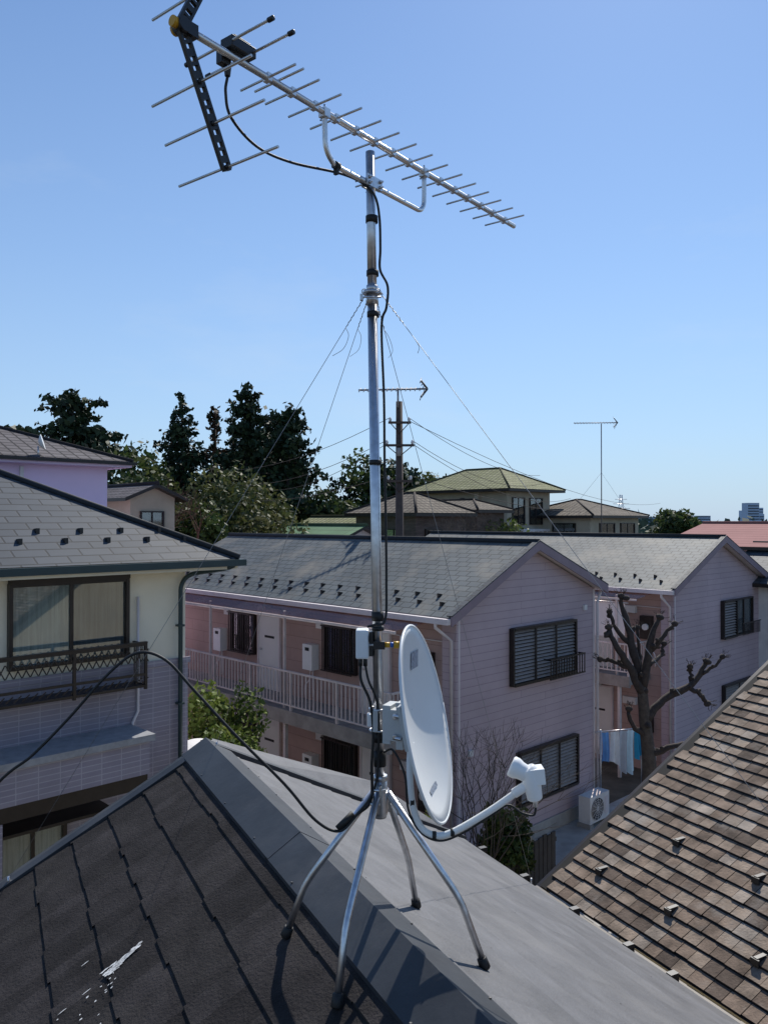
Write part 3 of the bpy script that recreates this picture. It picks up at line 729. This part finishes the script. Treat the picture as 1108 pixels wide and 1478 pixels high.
broad('evergreen_oak_tree',-4.6,50,CZ+3.6,3.6,9000,L_mid,.17,low=.25)
broad('evergreen_oak_tree',-1.2,60,CZ+4.9,4.8,11000,L_dark+L_mid[:2],.2,low=.25,k=34)
broad('evergreen_oak_tree',2.4,62,CZ+4.2,3.8,8000,L_mid,.2,low=.25)
broad('evergreen_oak_tree',-20,41,CZ+3.6,4.4,8000,L_mid,.17)
broad('evergreen_oak_tree',5.6,41,CZ+1.3,1.8,4000,L_bush,.12)
broad('evergreen_oak_tree',33,90,CZ+1.5,3.6,5000,L_mid,.28)
cl=[]
for k in range(260):
    a=random.uniform(-.62,.62); d=random.uniform(110,190); x=d*math.tan(a)
    cl.append((x,d,random.uniform(1.5,4.2),random.uniform(4,8),random.uniform(3,5),random.uniform(2.5,4.0)))
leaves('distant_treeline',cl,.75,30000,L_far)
cl=[]
for k in range(70):
    x=random.uniform(-16,30); cl.append((x,random.uniform(36,48)+abs(x)*.3,random.uniform(1.5,4.0),1.8,1.5,random.uniform(1.5,2.4)))
leaves('hedge_row',cl,.2,20000,L_mid)
def bush(name,x,y,top,rx,n,mats,leaf,k=18,base=0):
    broad(name,x,y,top,rx,n,mats,leaf,base,.2,k)
bush('garden_bush',-2.9,14.6,4.4,1.0,8000,L_bush,.055)
bush('garden_bush',.35,12.6,2.9,.6,4500,L_bush,.05)
bush('garden_bush',2.15,14.6,2.0,.65,5500,L_mid,.05)
bush('garden_bush',-.8,13.0,2.1,.9,4000,L_mid,.06)
def twigs(mb,p,d,L_,r,depth,mat):
    q=p+d*L_; mb.tube([p,p+d*L_*.5+Vector((random.gauss(0,.02),random.gauss(0,.02),0)),q],[r,r*.8,r*.6],mat,4,False)
    if depth>0:
        for k in range(random.choice((2,3))):
            nd=(d+Vector((random.gauss(0,.45),random.gauss(0,.45),random.gauss(.12,.25)))).normalized()
            twigs(mb,q,nd,L_*random.uniform(.6,.85),r*.6,depth-1,mat)
g=group('bare_shrub'); mb=MB()
for k in range(7): twigs(mb,Vector((1.55+random.gauss(0,.15),14.0+random.gauss(0,.15),0)),Vector((random.gauss(0,.2),random.gauss(0,.2),1)).normalized(),1.15,.022,4,m_bark)
mb.build('branches',g)
g=group('bare_shrub'); mb=MB(); m_rt=M('red_twig',(.12,.06,.045),.9)
for k in range(9): twigs(mb,Vector((-8.9+random.gauss(0,.5),30.0,4.6)),Vector((random.gauss(0,.25),random.gauss(0,.2),1)).normalized(),1.3,.045,4,m_rt)
mb.build('branches',g)
g=group('bare_shrub'); mb=MB()
for k in range(12): twigs(mb,Vector((2.2+k*.25,33.0,5.0)),Vector((random.gauss(0,.3),random.gauss(0,.2),1)).normalized(),.8,.03,4,m_bark)
mb.build('branches',g)
g=group('pruned_bare_tree'); mb=MB(Fr((5.8,17.5,0)))
mb.tube(spl([(.03,0,0),(0,0,.9),(0,0,1.73),(-.08,.02,2.64),(-.15,0,3.40)],4),[.2-.006*i for i in range(17)],m_bark,9)
def limb(pts,r0,r1):
    q=spl(pts,4); n=len(q)
    q=[p+Vector((random.gauss(0,.014),random.gauss(0,.014),random.gauss(0,.014))) for p in q]
    mb.tube(q,[ (r0+(r1-r0)*i/(n-1))*random.uniform(.85,1.2) for i in range(n)],m_barkd,7)
    e=q[-1]; d=(q[-1]-q[-3]).normalized()
    mb.tube([e-d*.03,e+d*.02,e+d*.07,e+d*.1],[r1,r1*2.1,r1*1.9,r1*.5],m_barkd,7)
    for k in range(6):
        dd=(d+Vector((random.gauss(0,.6),random.gauss(0,.6),random.gauss(.2,.5)))).normalized(); twigs(mb,e,dd,.13,.008,1,m_barkd)
    for k in range(3):
        s_=random.choice(q); dd=Vector((random.gauss(0,1),random.gauss(0,1),random.gauss(.3,.6))).normalized()
        mb.tube([s_,s_+dd*r0*1.6,s_+dd*r0*2.1],[r0*.5,r0*.6,r0*.2],m_barkd,6)
limb([(-.13,0,3.2),(-.46,-.1,3.86),(-.76,-.1,4.31),(-.87,0,4.69)],.1,.045)
limb([(-.46,-.1,3.86),(-.7,.1,3.9),(-.95,.2,3.95)],.06,.035)
limb([(-.15,0,3.4),(-.3,.2,4.31),(-.46,.3,5.0),(-.53,.3,5.3)],.1,.04)
limb([(-.3,.2,4.2),(-.62,.3,4.6),(-.75,.3,4.95)],.06,.035)
limb([(-.12,0,3.3),(0,-.1,4.31),(.18,-.1,4.9)],.09,.045)
limb([(0,-.1,4.2),(.25,-.2,4.5),(.46,-.2,4.77)],.06,.035)
limb([(0,-.1,3.9),(.3,.2,4.0),(.42,.3,4.25)],.05,.035)
limb([(-.08,0,2.64),(.38,.1,3.1),(.99,.1,3.4),(1.3,.1,3.89)],.11,.05)
limb([(.9,.1,3.35),(1.1,0,3.25),(1.25,0,3.05)],.06,.04)
limb([(.99,.1,3.4),(1.0,.2,3.6),(.95,.2,3.75)],.05,.035)
limb([(1.2,.1,3.65),(1.45,.1,3.8),(1.6,.1,4.0)],.045,.03)
limb([(-.05,0,2.3),(-.4,-.1,2.6),(-.5,-.1,2.9)],.06,.04)
limb([(0,0,1.9),(.5,-.1,2.1),(.9,-.1,2.2)],.07,.04)
limb([(-.2,.1,3.7),(-.1,.3,4.1),(-.15,.35,4.6)],.05,.03)
mb.build('trunk_and_limbs',g)

# ------------------------------------------------------------------ antenna mast & tripod
N=Fr((0,0,CZ)); am=group('antenna_mast')
mx=lambda z:-.014-.0151*(z+.9); MY=2.645
mb=MB(N)
mb.tube([(mx(-.95),MY,-.95),(mx(.76),MY,.76)],.0168,m_galv,20); mb.tube([(mx(.76),MY,.76),(mx(1.226),MY,1.226)],.0155,m_galv,20)
mb.build('pole',am)
mb=MB(N)
for z,h in ((1.0,.022),(.82,.018),(.683,.018),(.19,.016),(-.32,.03),(-.36,.014),(-.72,.03),(-.79,.05)):
    mb.tube([(mx(z)+.002,MY,z-h/2),(mx(z)+.002,MY,z+h/2)],.0205,m_rub,16)
mb.build('tape_bands',am)
mb=MB(N); z=.755
mb.tube([(mx(z),MY,z-.004),(mx(z),MY,z+.004)],.032,m_galv,16); mb.tube([(mx(z),MY,z-.04),(mx(z),MY,z-.004)],.021,m_galv,16); mb.tube([(mx(z),MY,z+.004),(mx(z),MY,z+.024)],.020,m_galv,16)
for k in range(4):
    a=.6+k*math.pi/2; c=Vector((mx(z)+.032*math.cos(a),MY+.032*math.sin(a),z))
    mb.tube([c+Vector((.008*math.cos(t),0,.008*math.sin(t))) for t in [i*.7 for i in range(10)]],.002,m_galv,5)
mb.box(mx(z)-.04,MY-.027,z-.03,mx(z)-.03,MY-.01,z-.01,m_galv); mb.tube([(mx(z)-.03,MY-.04,z-.025),(mx(z)+.03,MY-.04,z-.025)],.003,m_galv,6)
mb.build('guy_ring',am,merge=True)
mb=MB(N); cx=-.012
mb.tube([(cx,MY,-.985),(cx,MY,-.965),(cx,MY,-.90),(cx,MY,-.86)],[.02,.026,.024,.021],m_galv,16)
mb.tube([(cx,MY,-.862),(cx,MY,-.845)],.0225,m_galv,16)
mb.box(cx-.004,MY-.045,-.9,cx+.004,MY-.02,-.87,m_galv); mb.tube([(cx-.02,MY-.035,-.885),(cx+.02,MY-.035,-.885)],.005,m_galv,6)
legs=[((-.02,2.625,-.90),(-.113,2.375,-1.20),(-.134,2.302,-1.385)),((-.035,2.645,-.90),(-.262,2.675,-1.215),(-.325,2.685,-1.385)),
      ((.012,2.64,-.90),(.248,2.605,-1.235),(.323,2.595,-1.44)),((.005,2.665,-.90),(.088,2.92,-1.235),(.12,3.0,-1.44))]
for a,k,f in legs:
    a=Vector(a);k=Vector(k);f=Vector(f)
    p=[a,a.lerp(k,.85)]+[ (a.lerp(k,.85)*(1-t)**2+k*2*t*(1-t)+k.lerp(f,.2)*t*t) for t in (.25,.5,.75)]+[k.lerp(f,.2),f]
    mb.tube(p,.0115,m_galv,14)
    d=(f-k).normalized(); mb.tube([f-d*.022,f-d*.02,f+d*.012,f+d*.016],[.0135,.0165,.0185,.015],m_rub,14)
    t=a.lerp(k,.09); mb.tube([t-Vector((.016,0,0)),t+Vector((.016,0,0))],.004,m_galv,6)
mb.build('roof_mount_tripod',am)
mb=MB(N); z=-.41
mb.box(-.093,MY-.03,-.458,-.05,MY+.03,-.362,m_wht); mb.build('booster_box',am,bevel=.006)
mb=MB(N)
mb.box(-.049,MY-.02,-.45,-.036,MY+.02,-.37,m_blk); mb.box(-.05,MY-.031,-.4,-.047,MY+.0,-.38,m_blk)
mb.tube([(-.05,MY-.02,-.412),(.04,MY-.02,-.412)],.005,m_galv,8); mb.tube([(.0,MY-.02,-.412),(.02,MY-.02,-.412)],.009,m_yel,8)
mb.tube([(.02,MY-.02,-.412),(.032,MY-.02,-.412)],.009,m_blue,8); mb.tube([(.032,MY-.02,-.412),(.05,MY-.02,-.412)],.012,m_yel,10)
mb.box(-.035,MY-.035,-.425,.003,MY-.018,-.40,m_blk)
mb.tube([(-.078,MY,-.458),(-.078,MY,-.485)],.007,m_blk,8); mb.tube([(-.062,MY,-.458),(-.062,MY,-.485)],.007,m_blk,8)
mb.build('booster_fittings',am)
def cable(name,pts,r=.0042,mat=m_rub): 
    mb=MB(N); mb.tube(spl(pts,8),r,mat,8); mb.build(name,am)
cable('aerial_cable',[(-.432,2.19,1.225),(-.437,2.19,1.18),(-.425,2.21,1.12),(-.368,2.3,1.082),(-.282,2.42,1.09),(-.143,2.57,1.122),(-.07,2.62,1.11),(-.03,2.625,1.07),(-.015,2.63,1.0),(-.012,2.635,.9),(-.013,2.635,.83),(.012,2.62,.77),(.008,2.62,.70),(-.008,2.635,.64),(.0,2.635,.4),(.002,2.635,.19),(.006,2.635,0),(.008,2.635,-.2),(.004,2.63,-.33),(-.03,2.62,-.345),(-.055,2.62,-.352)])
cable('down_lead',[(-.078,MY,-.48),(-.075,2.63,-.53),(-.045,2.62,-.6),(-.035,2.615,-.7),(-.04,2.615,-.8),(-.043,2.62,-.92),(-.088,2.6,-.96),(-.144,2.58,-1.005),(-.22,2.57,-.966),(-.32,2.57,-.85),(-.476,2.56,-.69),(-.61,2.56,-.545),(-.70,2.56,-.45),(-.788,2.56,-.427),(-.875,2.55,-.488),(-1.0,2.54,-.63),(-1.11,2.53,-.744),(-1.25,2.52,-.87),(-1.55,2.5,-1.3),(-1.85,2.45,-2.1),(-2.0,2.4,-2.28)],.0048)
cable('dish_cable',[(-.062,MY,-.48),(-.05,2.62,-.53),(-.022,2.62,-.6),(-.018,2.62,-.72),(-.02,2.62,-.82),(-.04,2.61,-.9),(-.1,2.6,-.97),(-.15,2.59,-1.0)])
mb=MB(N); mb.tube([(-.10,2.60,-.955),(-.15,2.585,-1.0)],.011,m_rub,10); mb.build('cable_wrap',am)

# ------------------------------------------------------------------ UHF yagi
ya=group('uhf_yagi_antenna')
B0=Vector((-.518,2.04,1.27)); D=Vector((.612,.791,0)).normalized(); E=Vector((D.y,-D.x,0)); U=Vector((0,0,1)); LB=1.765
bp_=lambda f,e=0,u=0: B0+D*f+E*e+U*u
mb=MB(N)
mb.tube([bp_(0),bp_(LB)],.0100,m_alu,12); mb.tube([bp_(-.004),bp_(.0)],.008,m_blk,12)
mb.build('boom',ya)
mb=MB(N); f=.30; fs=[]
while f<LB-.015: fs.append(f); f+=.0985
for i,f in enumerate(fs):
    Lh=.112-.02*(i/len(fs)); mb.tube([bp_(f,-Lh,.0),bp_(f,Lh,.0)],.0036,m_rod,8)
    mb.obox(bp_(f,0,0),D,E,U,.008,.0114,.0114,m_alu)
mb.tube([bp_(.345,-.10,.012),bp_(.345,.10,.012)],.0036,m_rod,8)
mb.build('directors',ya)
mb=MB(N)
for s in (1,-1):
    a=bp_(.0,0,s*.01); b=bp_(.148,0,s*.318); d=(b-a).normalized(); w_=d.cross(E).normalized()
    for q in (-.013,.013): mb.obox((a+b)/2+w_*q,d,E,w_,(b-a).length/2,.006,.0035,m_blk)
    n=13
    for k in range(n+1):
        p=a.lerp(b,k/n); mb.obox(p,w_,E,d,.013,.0055,.004 if k%2 else .009,m_blk)
    for t in (.36,.66,.985):
        p=a.lerp(b,t); mb.tube([p-E*.2,p+E*.2],.0038,m_rod,8); mb.tube([p-E*.012,p+E*.012],.007,m_blk,8)
mb.tube([bp_(-.004,-.018,0),bp_(-.004,.018,0)],.019,m_blk,14); mb.obox(bp_(.012),D,E,U,.028,.014,.017,m_blk)
mb.tube([bp_(-.034),bp_(-.02)],.014,m_yel,14); mb.tube([bp_(-.004,-.028,-.002),bp_(-.004,-.018,-.002)],.015,m_yel,14)
mb.build('reflector',ya)
mb=MB(N)
mb.obox(bp_(.19,0,.030),D,E,U,.044,.024,.015,m_blk); mb.obox(bp_(.19,.0,.048),D,E,U,.03,.017,.006,m_blk)
mb.obox(bp_(.155,-.022,.0),D,E,U,.016,.012,.022,m_blk)
mb.tube([(-.432,2.19,1.285),(-.432,2.19,1.25),(-.432,2.19,1.225)],[.010,.011,.008],m_blk,10)
for f in (.15,.225):
    mb.tube([bp_(f,-.17,.03),bp_(f,.17,.03)],.0042,m_rod,8)
    for s in (1,-1): mb.tube([bp_(f,s*.158,.03),bp_(f,s*.178,.03)],.007,m_blk,10)
mb.build('radiator',ya,bevel=.002)
mb=MB(N)
pts=[bp_(.544,0,-.012),bp_(.546,0,-.06),bp_(.55,0,-.105),bp_(.575,0,-.138),bp_(.62,0,-.15),bp_(.8,0,-.15),bp_(1.0,0,-.15),bp_(1.055,0,-.148),bp_(1.078,0,-.13),bp_(1.085,0,-.10),bp_(1.085,0,-.012)]
mb.tube(spl(pts,4),.0085,m_alu,12)
for f in (.544,1.085):
    mb.obox(bp_(f,0,-.004),D,E,U,.013,.0135,.0135,m_alu); mb.tube([bp_(f,0,.012),bp_(f,0,.024)],.0035,m_galv,6); mb.tube([bp_(f,-.018,-.02),bp_(f,.018,-.02)],.003,m_galv,6)
c=Vector((mx(1.117),MY,1.12)); cb=bp_((c-B0).dot(D),0,-.15)
mb.obox(c+E*.017,D,E,U,.038,.0025,.018,m_galv); mb.obox(c-E*.018,D,E,U,.024,.0025,.014,m_galv)
for s in (-1,1):
    for u in(-.009,.009): mb.tube([c+D*.028*s+E*.032+U*u,c+D*.028*s-E*.042+U*u],.0028,m_galv,6); mb.tube([c+D*.028*s+E*.02+U*u,c+D*.028*s+E*.026+U*u],.006,m_galv,6)
mb.tube([cb-D*.055,cb+D*.055],.0108,m_galv,12)
q=bp_(.60,0,-.148); mb.tube([q-D*.010,q+D*.010],.013,m_rub,10); mb.obox(q-U*.018,D,E,U,.005,.008,.010,m_rub)
mb.build('boom_support',ya)

# ------------------------------------------------------------------ guy wires
gw=group('guy_wires'); mb=MB(N); rp=lambda p,r,z=0:(-.059+.895*p-.446*r,2.645+.446*p+.895*r,-1.28-SL*abs(p)+z)
ringz=.745
for (p,r) in ((-1.02,2.08),(.05,2.1),(2.36,-1.0),(2.36,2.25)):
    e=Vector(rp(p,r,.03)); s=Vector((mx(ringz),MY,ringz)); dd=(e-s); h=Vector((dd.x,dd.y,0)).normalized(); s=s+h*.035; dd=e-s
    mb.tube([s,s.lerp(e,.5)-Vector((0,0,.004)),e],.0011,m_wire,5)
    o1=dd.normalized().orthogonal(); o2=dd.normalized().cross(o1)
    mb.tube([s+dd.normalized()*(i*.004)+(o1*math.cos(i*1.3)+o2*math.sin(i*1.3))*.002 for i in range(30)],.0010,m_wire,4)
    mb.tube(spl([s+dd.normalized()*.12,s+dd.normalized()*.13+Vector((.015,0,-.02)),s+dd.normalized()*.17+Vector((.018,0,-.03)),s+dd.normalized()*.2+Vector((-.004,0,-.03))],4),.0009,m_wire,4)
    mb.tube([e-Vector((0,0,.03)),e+Vector((0,0,.012))],.006,m_galv,6)
mb.build('wires',gw)

# ------------------------------------------------------------------ satellite dish
ds=group('satellite_dish'); C=Vector((.139,2.53,-.64)); n=Vector((.94,-.235,.20)).normalized()
side=Vector((-n.y,n.x,0)).normalized(); up=n.cross(side).normalized()
if up.z<0: up=-up
hw,hh=.275,.306
mb=MB(N); NR,NA=10,64
def dp(i,j,off=0):
    q=i/NR; a=2*math.pi*j/NA; return C+side*hw*q*math.cos(a)+up*hh*q*math.sin(a)+n*(.055*(q*q-1)+off)
for i in range(NR):
    for j in range(NA):
        if i==0: mb.face([dp(0,0),dp(1,j),dp(1,j+1)],m_dish,True)
        else: mb.face([dp(i,j),dp(i+1,j),dp(i+1,j+1),dp(i,j+1)],m_dish,True)
o=mb.build('reflector_dish',ds,merge=True); md=o.modifiers.new('t','SOLIDIFY'); md.thickness=.003; md.offset=0
mb=MB(N); mb.tube([dp(NR,j,-.002) for j in range(NA+1)],.005,m_dish,8); 
def label(v0,v1,s0,s1):
    P=lambda s,v:C+side*s+up*v+n*(.055*((s/hw)**2+(v/hh)**2-1)+.0045)
    for i in range(4):
        for j in range(4):
            f=lambda i,j:P(s0+(s1-s0)*i/4,v0+(v1-v0)*j/4)
            mb.face([f(i,j),f(i+1,j),f(i+1,j+1),f(i,j+1)],m_lab)
label(-.215,-.20,-.05,.05); label(.16,.215,.05,.12)
mb.build('rim_and_labels',ds)
mb=MB(N)
bc=C-n*.07
mb.obox(bc,side,up,n,.06,.07,.006,m_brk)
mb.obox(Vector((.045,2.575,-.66)),(1,-.4,0),(.4,1,0),(0,0,1),.042,.022,.05,m_brk)
mb.obox(Vector((.02,2.60,-.66)),(1,-.4,0),(.4,1,0),(0,0,1),.014,.034,.062,m_brk)
mb.obox(Vector((.06,2.575,-.66)),(1,-.4,0),(.4,1,0),(0,0,1),.012,.03,.075,m_brk)
for zz in (-.625,-.695):
    mb.tube([(mx(zz)+.03*math.cos(t),MY+.026*math.sin(t)-.004,zz) for t in [.3+i*.5 for i in range(12)]],.004,m_galv,6)
    for yy in (-.02,.02): mb.tube([(.03,2.565+yy,zz),(.055,2.545+yy,zz)],.007,m_galv,6)
for dx in (0,.035):
    for zz in (-.63,-.69): mb.tube([(.035+dx,2.545-.015*dx,zz),(.033+dx,2.535-.015*dx,zz)],.008,m_galv,6)
mb.obox(Vector((-.028,2.62,-.66)),(1,0,0),(0,1,0),(0,0,1),.008,.012,.035,m_brk); mb.box(-.055,2.62,-.68,-.035,2.65,-.64,m_wht)
mb.build('bracket',ds,bevel=.002)
mb=MB(N)
arm=[(.085,2.515,-.70),(.08,2.50,-.78),(.088,2.49,-.88),(.112,2.48,-.95),(.155,2.47,-.975),(.21,2.46,-.962),(.32,2.45,-.895),(.415,2.44,-.825)]
mb.tube(spl(arm,6),.0105,m_dish,12)
mb.build('feed_arm',ds)
mb=MB(N)
b=Vector((.450,2.435,-.80)); fd=(C+up*-.02-b).normalized()
mb.tube([b-Vector((-.01,0,.055)),b-Vector((-.009,0,.05)),b+Vector((0,0,0)),b+Vector((-.008,0,.04)),b+Vector((-.012,0,.046))],[.016,.023,.028,.027,.018],m_wht,18)
h=b+Vector((-.006,0,.02)); mb.tube([h,h+fd*.032,h+fd*.045,h+fd*.06,h+fd*.064],[.024,.027,.032,.032,.027],m_wht,20)
mb.obox(b+Vector((.014,0,.022)),(1,0,.1),(0,1,0),(-.1,0,1),.022,.026,.024,m_wht)
mb.tube([Vector(arm[-1])-Vector((.02,0,.012)),b],.015,m_wht,12)
mb.tube([b-Vector((-.01,0,.05)),b-Vector((-.012,0,.075))],.008,m_galv,8)
mb.build('lnb',ds,bevel=.004)
mb=MB(N)
mb.tube(spl([(.462,2.435,-.875),(.455,2.435,-.90),(.42,2.44,-.895),(.38,2.45,-.875),(.33,2.45,-.905),(.24,2.46,-.965),(.17,2.465,-.99),(.11,2.475,-.965),(.075,2.49,-.90),(.065,2.50,-.8),(.03,2.56,-.74),(0,2.61,-.76)],6),.0036,m_rub,8)
for f in (2,4,5): 
    a=Vector(arm[f]); mb.tube([a-Vector((.006,0,0)),a+Vector((.006,0,0))],.0125,m_rub,10)
mb.build('feed_cable',ds)
